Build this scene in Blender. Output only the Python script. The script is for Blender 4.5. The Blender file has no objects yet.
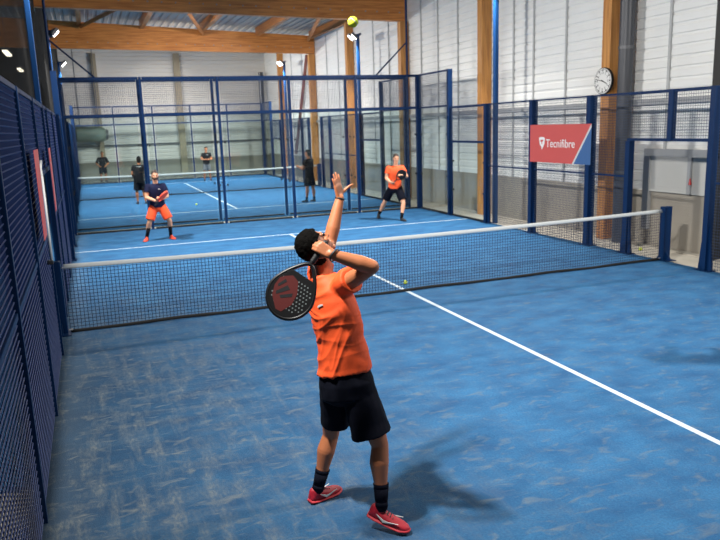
import bpy, bmesh, math, random
from mathutils import Vector as V, Matrix, noise
random.seed(7)
S = bpy.context.scene
COL = S.collection
PI = math.pi

# ------------------------------------------------------------------ materials
def lin(c):
    return tuple(((x/255)/12.92 if x/255 <= .04045 else ((x/255+.055)/1.055)**2.4) for x in c)

def nodes(name):
    m = bpy.data.materials.new(name); m.use_nodes = True
    nt = m.node_tree; p = nt.nodes['Principled BSDF']
    return m, nt, p

def mat(name, rgb, rough=.5, metal=0., var=.08, scale=12., bump=0., bscale=60., spec=.5, stretch=None):
    m, nt, p = nodes(name)
    N, L = nt.nodes, nt.links
    tc = N.new('ShaderNodeTexCoord'); src = tc.outputs['Object']
    if stretch:
        mp = N.new('ShaderNodeMapping'); mp.inputs['Scale'].default_value = stretch
        L.new(src, mp.inputs['Vector']); src = mp.outputs['Vector']
    nz = N.new('ShaderNodeTexNoise'); nz.inputs['Scale'].default_value = scale; nz.inputs['Detail'].default_value = 4
    L.new(src, nz.inputs['Vector'])
    mx = N.new('ShaderNodeMix'); mx.data_type = 'RGBA'
    c = lin(rgb)
    mx.inputs['A'].default_value = (*[x*(1-var) for x in c], 1)
    mx.inputs['B'].default_value = (*[min(1, x*(1+var)) for x in c], 1)
    L.new(nz.outputs['Fac'], mx.inputs['Factor'])
    L.new(mx.outputs['Result'], p.inputs['Base Color'])
    p.inputs['Roughness'].default_value = rough; p.inputs['Metallic'].default_value = metal
    p.inputs['Specular IOR Level'].default_value = spec
    if bump:
        n2 = N.new('ShaderNodeTexNoise'); n2.inputs['Scale'].default_value = bscale; n2.inputs['Detail'].default_value = 5
        L.new(src, n2.inputs['Vector'])
        b = N.new('ShaderNodeBump'); b.inputs['Strength'].default_value = bump; b.inputs['Distance'].default_value = .02
        L.new(n2.outputs['Fac'], b.inputs['Height']); L.new(b.outputs['Normal'], p.inputs['Normal'])
    return m

def emit(name, rgb, strength):
    m, nt, p = nodes(name)
    p.inputs['Base Color'].default_value = (*lin(rgb), 1)
    p.inputs['Emission Color'].default_value = (*lin(rgb), 1)
    p.inputs['Emission Strength'].default_value = strength
    return m

def glass_mat():
    m, nt, p = nodes('tempered_glass'); N, L = nt.nodes, nt.links
    out = N['Material Output']; N.remove(p)
    t = N.new('ShaderNodeBsdfTransparent'); t.inputs['Color'].default_value = (.90, .935, .935, 1)
    g = N.new('ShaderNodeBsdfGlossy'); g.inputs['Roughness'].default_value = .02
    lw = N.new('ShaderNodeLayerWeight'); lw.inputs['Blend'].default_value = .5
    pw = N.new('ShaderNodeMath'); pw.operation = 'POWER'; pw.inputs[1].default_value = 5; L.new(lw.outputs['Facing'], pw.inputs[0])
    f = N.new('ShaderNodeMath'); f.operation = 'MULTIPLY_ADD'; f.inputs[1].default_value = .6; f.inputs[2].default_value = .03; L.new(pw.outputs[0], f.inputs[0])
    x = N.new('ShaderNodeMixShader')
    L.new(f.outputs[0], x.inputs[0]); L.new(t.outputs[0], x.inputs[1]); L.new(g.outputs[0], x.inputs[2])
    L.new(x.outputs[0], out.inputs['Surface'])
    return m

def wood_mat(name, a, b, grain):
    m, nt, p = nodes(name); N, L = nt.nodes, nt.links
    tc = N.new('ShaderNodeTexCoord'); mp = N.new('ShaderNodeMapping'); mp.inputs['Scale'].default_value = grain
    L.new(tc.outputs['Object'], mp.inputs['Vector'])
    n1 = N.new('ShaderNodeTexNoise'); n1.inputs['Scale'].default_value = 3; n1.inputs['Detail'].default_value = 8
    n1.inputs['Distortion'].default_value = .6
    L.new(mp.outputs[0], n1.inputs['Vector'])
    r = N.new('ShaderNodeValToRGB'); r.color_ramp.elements[0].position = .3; r.color_ramp.elements[1].position = .72
    r.color_ramp.elements[0].color = (*lin(a), 1); r.color_ramp.elements[1].color = (*lin(b), 1)
    L.new(n1.outputs['Fac'], r.inputs[0]); L.new(r.outputs[0], p.inputs['Base Color'])
    p.inputs['Roughness'].default_value = .45
    return m

def turf_mat(name, sandy):
    m, nt, p = nodes(name); N, L = nt.nodes, nt.links
    tc = N.new('ShaderNodeTexCoord')
    def nz(scale, stretch, detail=6, dist=0.):
        mp = N.new('ShaderNodeMapping'); mp.inputs['Scale'].default_value = stretch
        L.new(tc.outputs['Object'], mp.inputs['Vector'])
        n = N.new('ShaderNodeTexNoise'); n.inputs['Scale'].default_value = scale
        n.inputs['Detail'].default_value = detail; n.inputs['Distortion'].default_value = dist
        L.new(mp.outputs[0], n.inputs['Vector']); return n.outputs['Fac']
    def ma(op, a, b=None, c=None):
        n = N.new('ShaderNodeMath'); n.operation = op
        for i, v in enumerate((a, b, c)):
            if v is None: continue
            if isinstance(v, (int, float)): n.inputs[i].default_value = v
            else: L.new(v, n.inputs[i])
        return n.outputs[0]
    def mr(v, a, b, c=0., d=1.):
        n = N.new('ShaderNodeMapRange'); L.new(v, n.inputs[0])
        for i, q in enumerate((a, b, c, d)): n.inputs[i+1].default_value = q
        return n.outputs[0]
    def mix(f, a, b):
        n = N.new('ShaderNodeMix'); n.data_type = 'RGBA'
        if isinstance(f, float): n.inputs['Factor'].default_value = f
        else: L.new(f, n.inputs['Factor'])
        for k, v in (('A', a), ('B', b)):
            if isinstance(v, tuple): n.inputs[k].default_value = (*lin(v), 1)
            else: L.new(v, n.inputs[k])
        return n.outputs['Result']
    base = mix(mr(nz(2.2, (1, 1.6, 1)), .3, .7), (36, 83, 125), (54, 112, 156))
    base = mix(mr(nz(60, (1, 1, 1), 3), .35, .65, 0, .45), base, (30, 72, 118))
    if sandy:
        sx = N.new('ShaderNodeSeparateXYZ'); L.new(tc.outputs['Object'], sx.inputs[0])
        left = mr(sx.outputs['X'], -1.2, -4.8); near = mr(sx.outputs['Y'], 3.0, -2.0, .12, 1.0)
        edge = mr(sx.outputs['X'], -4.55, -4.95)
        s1 = mr(nz(2.2, (.7, 2.2, 1), 10, 1.), .48, .72)
        s2 = mr(nz(3.0, (3.0, .55, 1), 12, .5), .46, .74)
        s3 = mr(nz(8, (.7, 1.5, 1), 8, .8), .54, .72)
        fine = mr(nz(26, (1.6, .6, 1), 6, .3), .38, .66)
        st = ma('MULTIPLY', ma('MULTIPLY_ADD', s1, .40, ma('MULTIPLY', s2, .62)), ma('MULTIPLY_ADD', fine, .7, .35))
        k = ma('MULTIPLY_ADD', left, .85, .15)
        sand = ma('MULTIPLY', ma('MULTIPLY', st, k), near)
        sand = ma('MAXIMUM', sand, ma('MULTIPLY', s3, ma('MULTIPLY', near, ma('MULTIPLY_ADD', left, .22, .34))))
        sand = ma('MAXIMUM', sand, ma('MULTIPLY', edge, ma('MULTIPLY_ADD', s3, .45, .15)))
        wear_shade = ma('MULTIPLY', near, ma('MULTIPLY_ADD', left, .70, .05))
        base = mix(wear_shade, base, (34, 52, 70))  # worn turf, deepened with the dimmer near-left light put into the colour
        base = mix(sand, base, (116, 120, 116))
    L.new(base, p.inputs['Base Color'])
    p.inputs['Roughness'].default_value = .85; p.inputs['Specular IOR Level'].default_value = .15
    b = N.new('ShaderNodeBump'); b.inputs['Strength'].default_value = .35; b.inputs['Distance'].default_value = .02
    L.new(nz(110, (1, 1, 1), 3), b.inputs['Height']); L.new(b.outputs['Normal'], p.inputs['Normal'])
    return m

M = dict(
    blue=mat('blue_steel', (6, 60, 112), .5, .0, .06, 3, spec=.25),
    bluedark=mat('navy_steel', (3, 38, 78), .5, .0, .06, 3, spec=.2),
    wire=mat('blue_wire', (9, 44, 100), .55, .0, .05, 3, spec=.25), wiregrey=mat('blue_grey_wire', (44, 60, 86), .5, .0, .05, 3),
    glass=glass_mat(),
    clamp=mat('black_rubber', (16, 18, 22), .6),
    black=mat('black_cord', (10, 10, 11), .8),
    net=mat('net_cord', (14, 30, 58), .8),
    tape=mat('white_tape', (192, 196, 196), .7, 0, .06, 5),
    line=mat('white_line', (184, 198, 210), .85, 0, .12, 25),
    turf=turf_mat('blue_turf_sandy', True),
    turf2=turf_mat('blue_turf', False),
    slab=mat('concrete_floor', (170, 164, 152), .8, 0, .15, 3, .2, 40),
    clad=mat('white_cladding', (232, 232, 229), .33, 0, .05, 2, 0, 1, .6),
    cladfar=mat('pale_cladding', (206, 202, 196), .45, 0, .05, 1),
    conc=mat('grey_concrete', (146, 140, 130), .85, 0, .14, 2.2, .2, 30),
    deck=mat('roof_deck', (164, 158, 148), .6, 0, .06, 1),
    dark=mat('dark_cladding', (30, 29, 28), .6, 0, .1, 2),
    grey=mat('grey_steel', (92, 94, 98), .4, .3, .06, 2),
    greylight=mat('light_grey_paint', (150, 152, 154), .5, 0, .06, 2),
    pipe=mat('dark_grey_pipe', (66, 68, 74), .35, .2, .08, 2),
    white=mat('white_enamel', (226, 226, 224), .4, 0, .02, 4),
    red=mat('red_banner', (190, 76, 72), .6, 0, .04, 3),
    bluebanner=mat('blue_banner', (50, 90, 140), .55, 0, .04, 3),
    redbit=mat('red_plastic', (190, 20, 24), .4),
    beam=wood_mat('glulam_orange', (174, 100, 44), (226, 150, 76), (.35, 6, 6)),
    column=wood_mat('glulam_upright', (164, 106, 50), (214, 152, 80), (6, 6, .35)),
    purlin=wood_mat('sawn_timber', (150, 90, 44), (190, 124, 66), (6, .4, 6)),
    lens=emit('lamp_glow', (255, 252, 244), 18.),
    lens2=emit('lamp_glow_far', (255, 246, 220), 4.),
    skin=mat('skin', (170, 104, 68), .5, 0, .07, 14, .05, 120),
    skin2=mat('skin_pale', (206, 150, 118), .5, 0, .06, 14),
    hair=mat('dark_hair', (7, 6, 5), .8, 0, .3, 60, .5, 120, .06),
    hairbrown=mat('brown_hair', (48, 32, 24), .6, 0, .3, 60),
    orange=mat('orange_jersey', (236, 84, 30), .7, 0, .05, 10, .08, 260),
    navy=mat('navy_shorts', (9, 12, 24), .85, 0, .12, 14, .08, 200, spec=.12),
    navyshirt=mat('navy_jersey', (22, 27, 54), .75, 0, .1, 14, spec=.12),
    orangeshort=mat('red_orange_shorts', (240, 78, 30), .75, 0, .06, 10),
    blackcloth=mat('black_cloth', (20, 21, 25), .8, 0, .15, 14, spec=.12),
    sock=mat('navy_sock', (10, 13, 26), .9, 0, .12, 40, .2, 200, spec=.12),
    shoe=mat('red_shoe', (168, 22, 42), .55, 0, .10, 40, .15, 260),
    sole=mat('coral_sole', (196, 48, 60), .6, 0, .05, 10),
    shoedark=mat('dark_shoe', (26, 26, 32), .6),
    shoeorange=mat('coral_shoe', (214, 74, 52), .6),
    racket=mat('black_carbon', (13, 13, 15), .42, 0, .1, 30),
    rhole=mat('pale_hole', (104, 112, 112), .6),
    rred=mat('dark_red_print', (84, 20, 18), .55),
    eye=mat('eye_dark', (30, 22, 20), .2),
    ball=mat('yellow_felt', (206, 222, 50), .9, 0, .06, 60, .3, 300),
    duct=mat('grey_green_fabric', (112, 122, 112), .45, 0, .08, 3),
    taupe=mat('taupe_paint', (150, 138, 116), .6, 0, .06, 2),
    doorpanel=mat('door_panel', (182, 182, 178), .5, 0, .04, 2), seam=mat('seam_grey', (176, 177, 177), .5),
    lip=mat('lip', (160, 84, 74), .5),
)

# ------------------------------------------------------------------ geometry helpers
def box(bm, x0, x1, y0, y1, z0, z1):
    v = [bm.verts.new((x, y, z)) for x in (x0, x1) for y in (y0, y1) for z in (z0, z1)]
    for f in ((0, 1, 3, 2), (4, 6, 7, 5), (0, 4, 5, 1), (2, 3, 7, 6), (0, 2, 6, 4), (1, 5, 7, 3)):
        bm.faces.new([v[i] for i in f])

def frame_of(d):
    d = V(d).normalized()
    a = V((0, 0, 1)) if abs(d.z) < .9 else V((1, 0, 0))
    u = d.cross(a).normalized(); w = d.cross(u).normalized()
    return d, u, w

def cone(bm, a, b, ra, rb, n=14, cap=True):
    a, b = V(a), V(b); d, u, w = frame_of(b-a)
    A = [bm.verts.new(a+(u*math.cos(t)+w*math.sin(t))*ra) for t in [2*PI*i/n for i in range(n)]]
    B = [bm.verts.new(b+(u*math.cos(t)+w*math.sin(t))*rb) for t in [2*PI*i/n for i in range(n)]]
    for i in range(n): bm.faces.new((A[i], A[(i+1) % n], B[(i+1) % n], B[i]))
    if cap: bm.faces.new(A[::-1]); bm.faces.new(B)

def bar(bm, a, b, t):
    cone(bm, a, b, t*.7071, t*.7071, 4, False)

def ell(bm, c, X, Y, Z, sub=3):
    m = Matrix((( X.x, Y.x, Z.x, c.x), (X.y, Y.y, Z.y, c.y), (X.z, Y.z, Z.z, c.z), (0, 0, 0, 1)))
    bmesh.ops.create_icosphere(bm, subdivisions=sub, radius=1, matrix=m)

def sph(bm, c, r, sub=2):
    ell(bm, V(c), V((r, 0, 0)), V((0, r, 0)), V((0, 0, r)), sub)

def caps(bm, a, b, ra, rb, n=16, sub=2):
    cone(bm, a, b, ra, rb, n); sph(bm, a, ra, sub); sph(bm, b, rb, sub)

def chain(bm, pts, rs, n=14, sub=2):
    for i in range(len(pts)-1): caps(bm, pts[i], pts[i+1], rs[i], rs[i+1], n, sub)

def loft(bm, rings, n=32, cap=True):
    """rings: (centre, half-axis X vector, half-axis Y vector)"""
    R = []
    for c, X, Y in rings:
        R.append([bm.verts.new(c+X*math.cos(2*PI*i/n)+Y*math.sin(2*PI*i/n)) for i in range(n)])
    for A, B in zip(R, R[1:]):
        for i in range(n): bm.faces.new((A[i], A[(i+1) % n], B[(i+1) % n], B[i]))
    if cap: bm.faces.new(R[0][::-1]); bm.faces.new(R[-1])
    return R

def prism(bm, pts, off):
    """polygon pts (Vectors) extruded by vector off"""
    A = [bm.verts.new(p) for p in pts]; B = [bm.verts.new(p+off) for p in pts]
    n = len(pts)
    bm.faces.new(A[::-1]); bm.faces.new(B)
    for i in range(n): bm.faces.new((A[i], A[(i+1) % n], B[(i+1) % n], B[i]))

ORIGIN = {}
def obj(name, bm, material, parent=None, loc=None, smooth=False, bevel=0.):
    bmesh.ops.recalc_face_normals(bm, faces=bm.faces[:])
    me = bpy.data.meshes.new(name)
    o0 = V((0, 0, 0))
    if parent is not None:
        p = parent
        while p.parent: p = p.parent
        o0 = V(p.location)
    elif loc is not None: o0 = V(loc)
    bmesh.ops.translate(bm, verts=bm.verts[:], vec=-o0)
    bm.to_mesh(me); bm.free()
    if smooth:
        for f in me.polygons: f.use_smooth = True
    me.materials.append(material)
    o = bpy.data.objects.new(name, me); COL.objects.link(o)
    if parent is not None: o.parent = parent
    else: o.location = o0
    if bevel:
        b = o.modifiers.new('bevel', 'BEVEL'); b.width = bevel; b.segments = 2; b.limit_method = 'ANGLE'
    return o

def tag(o, label, cat, group=None, kind=None):
    if label: o['label'] = label
    if cat: o['category'] = cat
    if group: o['group'] = group
    if kind: o['kind'] = kind
    return o

def thing(name, label, cat, loc, group=None):
    o = bpy.data.objects.new(name, None); COL.objects.link(o); o.location = loc; o.empty_display_size = .1
    return tag(o, label, cat, group)

def struct(name, bm, material, smooth=False):
    o = obj(name, bm, material, smooth=smooth); o['kind'] = 'structure'; return o

def new(): return bmesh.new()

def remesh(bm, voxel, smooth_it=6, fac=.5, fold=None):
    """union all the shapes in bm into one continuous skin and return it as a new bmesh"""
    me = bpy.data.meshes.new('tmp'); bmesh.ops.recalc_face_normals(bm, faces=bm.faces[:]); bm.to_mesh(me); bm.free()
    o = bpy.data.objects.new('tmp', me); COL.objects.link(o)
    r = o.modifiers.new('r', 'REMESH'); r.mode = 'VOXEL'; r.voxel_size = voxel
    s = o.modifiers.new('s', 'SMOOTH'); s.factor = fac; s.iterations = smooth_it
    bpy.context.view_layer.update()
    dg = bpy.context.evaluated_depsgraph_get()
    m2 = bpy.data.meshes.new_from_object(o.evaluated_get(dg))
    bpy.data.objects.remove(o); bpy.data.meshes.remove(me)
    b = bmesh.new(); b.from_mesh(m2); bpy.data.meshes.remove(m2)
    if fold:
        b.normal_update()
        mv = [(v, v.normal*fold(v.co)) for v in b.verts]
        for v, d in mv: v.co += d
    return b

ORD = ['first', 'second', 'third', 'fourth', 'fifth', 'sixth', 'seventh', 'eighth', 'ninth', 'tenth', 'eleventh']

# ------------------------------------------------------------------ hall shell
def roof_z(x): return 7.28-.045*x
bm = new(); box(bm, -16, 6.4, -11, 34.4, -.34, -.04); struct('floor', bm, M['slab'])
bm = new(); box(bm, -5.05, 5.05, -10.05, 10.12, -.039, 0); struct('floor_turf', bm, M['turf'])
bm = new(); box(bm, -5.05, 5.05, 10.78, 30.62, -.039, 0); struct('floor_turf_far', bm, M['turf2'])
bm = new(); box(bm, -15, -5.12, -4.36, 30, -.039, -.012); struct('floor_turf_side', bm, M['turf2'])

def ribbed(bm, axis, u0, u1, z0, z1, face, depth, pitch, thick):
    """horizontally ribbed sheet: trapezoid profile running along u"""
    prof = []; z = z0
    while z < z1:
        prof += [(z, 0), (z+pitch*.62, 0), (z+pitch*.72, depth), (z+pitch*.90, depth)]; z += pitch
    prof.append((z1, 0))
    prof = [p for p in prof if p[0] <= z1]
    rows = []
    for z, d in prof:
        if axis == 'y': rows.append((bm.verts.new((face+d, u0, z)), bm.verts.new((face+d, u1, z))))
        else: rows.append((bm.verts.new((u0, face+d, z)), bm.verts.new((u1, face+d, z))))
    for a, b in zip(rows, rows[1:]): bm.faces.new((a[0], a[1], b[1], b[0]))

bm = new(); ribbed(bm, 'y', -11, 34.3, 1.08, 7.2, 6.15, .018, .2, .1); struct('wall_right', bm, M['clad'])
bm = new(); box(bm, 6.13, 6.4, -11, 34.3, -.04, 1.08); struct('wall_right_plinth', bm, M['conc'])
bm = new(); ribbed(bm, 'x', -5.6, 6.3, .98, 7.9, 34.0, .03, .22, .1); struct('wall_back', bm, M['cladfar'])
bm = new(); box(bm, -5.6, 6.3, 33.97, 34.4, -.04, .98); struct('wall_back_plinth', bm, M['conc'])
bm = new(); box(bm, -16, -5.6, 33.97, 34.4, -.04, 8.1); struct('wall_back_side', bm, M['dark'])
bm = new(); box(bm, -16, -5.3, -11.2, -11, -.04, 8.1); struct('light_block_wall', bm, M['dark'])  # unseen wall added behind the camera to keep world light off the side bay
bm = new(); box(bm, -16.3, -16, -11, 34.3, -.04, 8.1); struct('wall_left', bm, M['dark'])
# roof deck: ribs running along the hall
bm = new()
xs = []; x = -16.
while x < 6.4: xs += [(x, 0), (x+.16, 0), (x+.2, .05), (x+.28, .05)]; x += .32
rows = [(bm.verts.new((x, -11, roof_z(x)+d)), bm.verts.new((x, 34.4, roof_z(x)+d))) for x, d in xs]
for a, b in zip(rows, rows[1:]): bm.faces.new((a[0], a[1], b[1], b[0]))
struct('ceiling', bm, M['deck'])

# timber frames
def roof_beam(y, label):
    t = thing('roof_beam', label, 'beam', (0, y, 6.1), 'big orange glulam roof beams')
    bm = new()
    for x0, x1 in ((-15.5, 6.12),):
        pts = [V((x0, y-.12, 6.09-.017*x0)), V((x1, y-.12, 6.09-.017*x1)), V((x1, y-.12, roof_z(x1)-.22)), V((x0, y-.12, roof_z(x0)-.22))]
        prism(bm, pts, V((0, .24, 0)))
    obj('timber', bm, M['beam'], t)
    for i in range(28):
        x = -5.2+i*.41
        b = new(); cone(b, (x, y-.12, 6.36-.017*x), (x, y-.14, 6.36-.017*x), .022, .022, 8); obj('bolt', b, M['greylight'], t)
roof_beam(13.3, 'nearer orange glulam roof beam crossing the top of the hall, row of bolts along its face')
roof_beam(23.8, 'farther orange glulam roof beam below and behind the nearer one')

cl = ['behind the wall clock, left of the dark pipe', 'seen through the right glass, left of the tall lamp post',
      'carrying the right end of the nearer roof beam', 'halfway between the two roof beams on the right wall',
      'carrying the right end of the farther roof beam', 'right wall, farthest from the camera, near the hall end']
for i, y in enumerate((2.66, 7.82, 13.2, 18.56, 23.85, 29.74)):
    bm = new(); box(bm, 5.84, 6.14, y-.13, y+.13, -.04, roof_z(6)-.25 if i not in (2, 4) else 5.97)
    o = obj('timber_column', bm, M['column'], loc=(6, y, -.04), bevel=.01)
    tag(o, 'square glulam timber column '+cl[i], 'column', 'timber columns on the right wall')
PL = [('edge purlin beside the right wall', 5.95), ('sloping purlin second from the right wall', 3.4), ('sloping purlin third from the right wall', .85), ('sloping purlin fourth from the right wall', -1.7), ('sloping purlin farthest left before the dark side net', -4.25)]
for n, x in PL:
    bm = new(); box(bm, x-.09, x+.09, 13.43, 23.67, roof_z(x)-.36, roof_z(x)-.02)
    o = obj('roof_purlin', bm, M['purlin'], loc=(x, 18.5, roof_z(x)-.2)); tag(o, 'timber '+n+', between the two roof beams', 'purlin', 'purlins between the roof beams')
BR = [('leftmost diagonal roof brace above the farther beam', (-4.2, 23.6), (-1.8, 13.5)), ('middle diagonal roof brace crossing under the grey roof', (.9, 23.6), (-1.6, 13.5)), ('rightmost diagonal roof brace near the right wall', (5.8, 23.6), (3.5, 13.5))]
for n, a, b in BR:
    bm = new(); A = V((*a, roof_z(a[0])-.42)); B = V((*b, roof_z(b[0])-.42)); bar(bm, A, B, .12)
    o = obj('roof_brace', bm, M['purlin'], loc=A); tag(o, n, 'brace', 'diagonal roof braces')
bm = new(); bar(bm, (6.0, 24.6, 6.0), (6.0, 27.4, 1.2), .12)
tag(obj('wall_brace', bm, mat('red_brown_paint', (120, 66, 50), .5), loc=(6, 27.4, 1.2)), 'thin red-brown brace leaning diagonally on the far right wall', 'brace')

# rails and uprights on the walls (setting)
bm = new(); box(bm, -5.5, 6.1, 33.88, 33.99, 1.86, 1.96); struct('trim_1', bm, M['grey'])
bm = new(); box(bm, 6.06, 6.15, -9, 33.9, 2.78, 2.88); struct('trim_2', bm, M['greylight'])
bm = new()
for y in (-.6, 1.2, 4.4, 5.7, 6.6, 9.6, 10.9, 12.1, 14.8, 16.3, 20.4, 22, 26, 28):
    box(bm, 6.125, 6.15, y-.03, y+.03, 1.08, 6.6)
struct('trim_3', bm, M['seam'])
bm = new(); box(bm, 5.93, 6.15, -11, 34, -.06, -.02); struct('trim_4', bm, M['slab'])
bm = new(); box(bm, .72, 1.08, 33.8, 34.05, -.04, 7.0); o = obj('end_column', bm, M['taupe'], loc=(.9, 33.9, -.04)); tag(o, 'pale taupe column standing in the middle of the far end wall', 'column')
bm = new(); box(bm, -3.75, -3.5, 33.8, 34.05, -.04, 7.0); o = obj('end_column', bm, M['taupe'], loc=(-3.6, 33.9, -.04)); tag(o, 'taupe column on the far end wall at the left, behind the dark figures', 'column')
bm = new(); cone(bm, (5.75, 33.5, 0), (5.75, 33.5, 5.9), .15, .15, 16); o = obj('drain_pipe', bm, M['pipe'], loc=(5.75, 33.5, 0), smooth=False)
tag(o, 'dark vertical pipe in the far right corner of the hall', 'pipe')
t = thing('drain_pipe', 'wide dark grey downpipe beside the column with the clock', 'pipe', (5.92, 2.14, 0))
bm = new(); cone(bm, (5.92, 2.14, -.04), (5.92, 2.14, 6.9), .15, .15, 24, True); obj('tube', bm, M['pipe'], t, smooth=False)
for z in (1.4, 3.9, 6.):
    bm = new(); cone(bm, (5.92, 2.14, z), (5.92, 2.14, z+.06), .162, .162, 24); obj('collar', bm, M['grey'], t)
bm = new(); box(bm, 5.88, 6.12, -.36, -.10, -.04, 6.9)
tag(obj('black_column', bm, M['dark'], loc=(6, -.4, -.04)), 'black steel column at the right edge of the picture behind the gate', 'column')

# white side door in the right wall with grey frame
d = new(); box(d, 6.08, 6.14, -.05, 1.5, 1.08, 1.78)
o = struct('door_1', d, M['doorpanel'])
bm = new(); box(bm, 6.05, 6.15, -.2, 1.5, 1.78, 1.92); box(bm, 6.05, 6.15, 1.5, 1.66, .3, 1.92); box(bm, 6.05, 6.15, .42, .52, 1.08, 1.78); struct('trim_5', bm, M['greylight'])
t = thing('pull_cord', 'small red pull handle hanging on a thin cord by the pale wall panel', 'pull handle', (6.04, .42, 1.3))
bm = new(); cone(bm, (6.035, .42, 1.38), (6.035, .42, 1.78), .004, .004, 6); obj('cord', bm, M['greylight'], t)
bm = new(); cone(bm, (6.035, .42, 1.27), (6.035, .42, 1.34), .03, .018, 10); cone(bm, (6.035, .42, 1.34), (6.035, .42, 1.39), .018, .01, 10); tag(obj('handle', bm, M['redbit'], t), 'red handle', None)

# wall clock
t = thing('wall_clock', 'round white wall clock on the timber column above the fence', 'clock', (5.82, 2.66, 3.31))
cy, cz, R = 2.66, 3.31, .275
bm = new(); cone(bm, (5.84, cy, cz), (5.79, cy, cz), R, R, 40); obj('case', bm, M['clamp'], t)
bm = new(); cone(bm, (5.792, cy, cz), (5.782, cy, cz), R*.94, R*.94, 40); obj('dial', bm, M['white'], t)
bm = new()
for k in range(60):
    a = k*PI/30; l = .045 if k % 5 == 0 else .018; w = .010 if k % 5 == 0 else .004
    r0, r1 = R*.88-l, R*.88
    u = V((0, -math.sin(a), math.cos(a))); s = V((0, math.cos(a), math.sin(a)))
    c = V((5.778, cy, cz))
    prism(bm, [c+u*r0-s*w, c+u*r1-s*w, c+u*r1+s*w, c+u*r0+s*w], V((.004, 0, 0)))
obj('hour_marks', bm, M['clamp'], t)
def hand(bm, a, l, w, x):
    u = V((0, -math.sin(a), math.cos(a))); s = V((0, math.cos(a), math.sin(a))); c = V((x, cy, cz))
    prism(bm, [c-u*.04-s*w, c+u*l-s*w*.5, c+u*l+s*w*.5, c-u*.04+s*w], V((.003, 0, 0)))
bm = new(); hand(bm, 47*PI/30, .22, .010, 5.772); obj('minute_hand', bm, M['clamp'], t)
bm = new(); hand(bm, 3.78*PI/6, .15, .013, 5.775); obj('hour_hand', bm, M['clamp'], t)
def text_bm(s, size, origin, ux, uz, depth):
    cu = bpy.data.curves.new('t', 'FONT'); cu.body = s; cu.size = size; cu.extrude = 0; cu.align_x = 'LEFT'; cu.align_y = 'CENTER'
    o = bpy.data.objects.new('t', cu); COL.objects.link(o); bpy.context.view_layer.update()
    me = bpy.data.meshes.new_from_object(o.evaluated_get(bpy.context.evaluated_depsgraph_get()))
    b = bmesh.new(); b.from_mesh(me); bpy.data.objects.remove(o); bpy.data.meshes.remove(me)
    n = ux.cross(uz)
    m = Matrix(((ux.x, uz.x, n.x, origin.x), (ux.y, uz.y, n.y, origin.y), (ux.z, uz.z, n.z, origin.z), (0, 0, 0, 1)))
    b.transform(m)
    r = bmesh.ops.extrude_face_region(b, geom=b.faces[:])
    bmesh.ops.translate(b, verts=[e for e in r['geom'] if isinstance(e, bmesh.types.BMVert)], vec=n*depth)
    return b
for k in range(1, 13):
    a = k*PI/6; u = V((0, -math.sin(a), math.cos(a)))
    for i, ch in enumerate(str(k)):
        b = text_bm(ch, .062, V((5.779, cy, cz))+u*R*.60+V((0, .016*len(str(k))-.033*i, 0)), V((0, -1, 0)), V((0, 0, 1)), .002)
        obj('numeral', b, M['clamp'], t)

# ------------------------------------------------------------------ court enclosures
def post(x, y, z0, z1, label, group, along='y', tx=.13, ty=.1, gus=True, m='bluedark'):
    t = thing('fence_post', label, 'post', (x, y, 0), group)
    bm = new(); box(bm, x-tx/2, x+tx/2, y-ty/2, y+ty/2, z0, z1); obj('upright', bm, M[m], t)
    if gus and z0 < .1:
        s = .09
        bm = new()
        if along == 'y':
            for sg in (1, -1):
                prism(bm, [V((x-.02, y+sg*ty/2, 0)), V((x-.02, y+sg*(ty/2+s), 0)), V((x-.02, y+sg*ty/2, .9))], V((.04, 0, 0)))
        else:
            for sg in (1, -1):
                prism(bm, [V((x+sg*tx/2, y-.02, 0)), V((x+sg*(tx/2+s*.6), y-.02, 0)), V((x+sg*tx/2, y-.02, .8))], V((0, .04, 0)))
        obj('gusset', bm, M[m], t)
        bm = new(); box(bm, x-tx/2-.03, x+tx/2+.03, y-ty/2-.1, y+ty/2+.1, 0, .012); obj('base_plate', bm, M[m], t)
    return t

def pane(a, b, z0, z1, label, group):
    a, b = V((*a, 0)), V((*b, 0)); d = (b-a).normalized(); n = V((-d.y, d.x, 0))
    c = (a+b)/2
    t = thing('glass_panel', label, 'glass panel', (c.x, c.y, z0), group)
    A, B = a+d*.085, b-d*.085
    bm = new(); prism(bm, [A+V((0, 0, z0)), B+V((0, 0, z0)), B+V((0, 0, z1)), A+V((0, 0, z1))], n*.012); obj('pane', bm, M['glass'], t)
    for P in (A, B):
        for z in (z0+.35*(z1-z0), z0+.74*(z1-z0)):
            q = P+V((0, 0, z))
            bm = new(); e = d*(.045 if P is A else -.045); prism(bm, [q-n*.02, q+e-n*.02, q+e+n*.03, q+n*.03], V((0, 0, .05))); obj('clamp', bm, M['clamp'], t)
    bm = new(); prism(bm, [A-n*.02, B-n*.02, B+n*.03, A+n*.03], V((0, 0, .045))); obj('bottom_rail', bm, M['clamp'], t)
    return t

def grid(bm, a, b, z0, z1, w, step=.05, vstep=None, hoff=0., hw=None):
    a, b = V((*a, 0)), V((*b, 0)); L = (b-a).length; d = (b-a).normalized()
    n = max(1, round(L/step))
    for i in range(1, n):
        p = a+d*(L*i/n); bar(bm, p+V((0, 0, z0)), p+V((0, 0, z1)), w)
    k = max(1, round((z1-z0)/(vstep or step)))
    for i in range(1, k):
        z = z0+(z1-z0)*i/k; o = V((hoff, 0, z)); bar(bm, a+o, b+o, hw or w)

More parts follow.
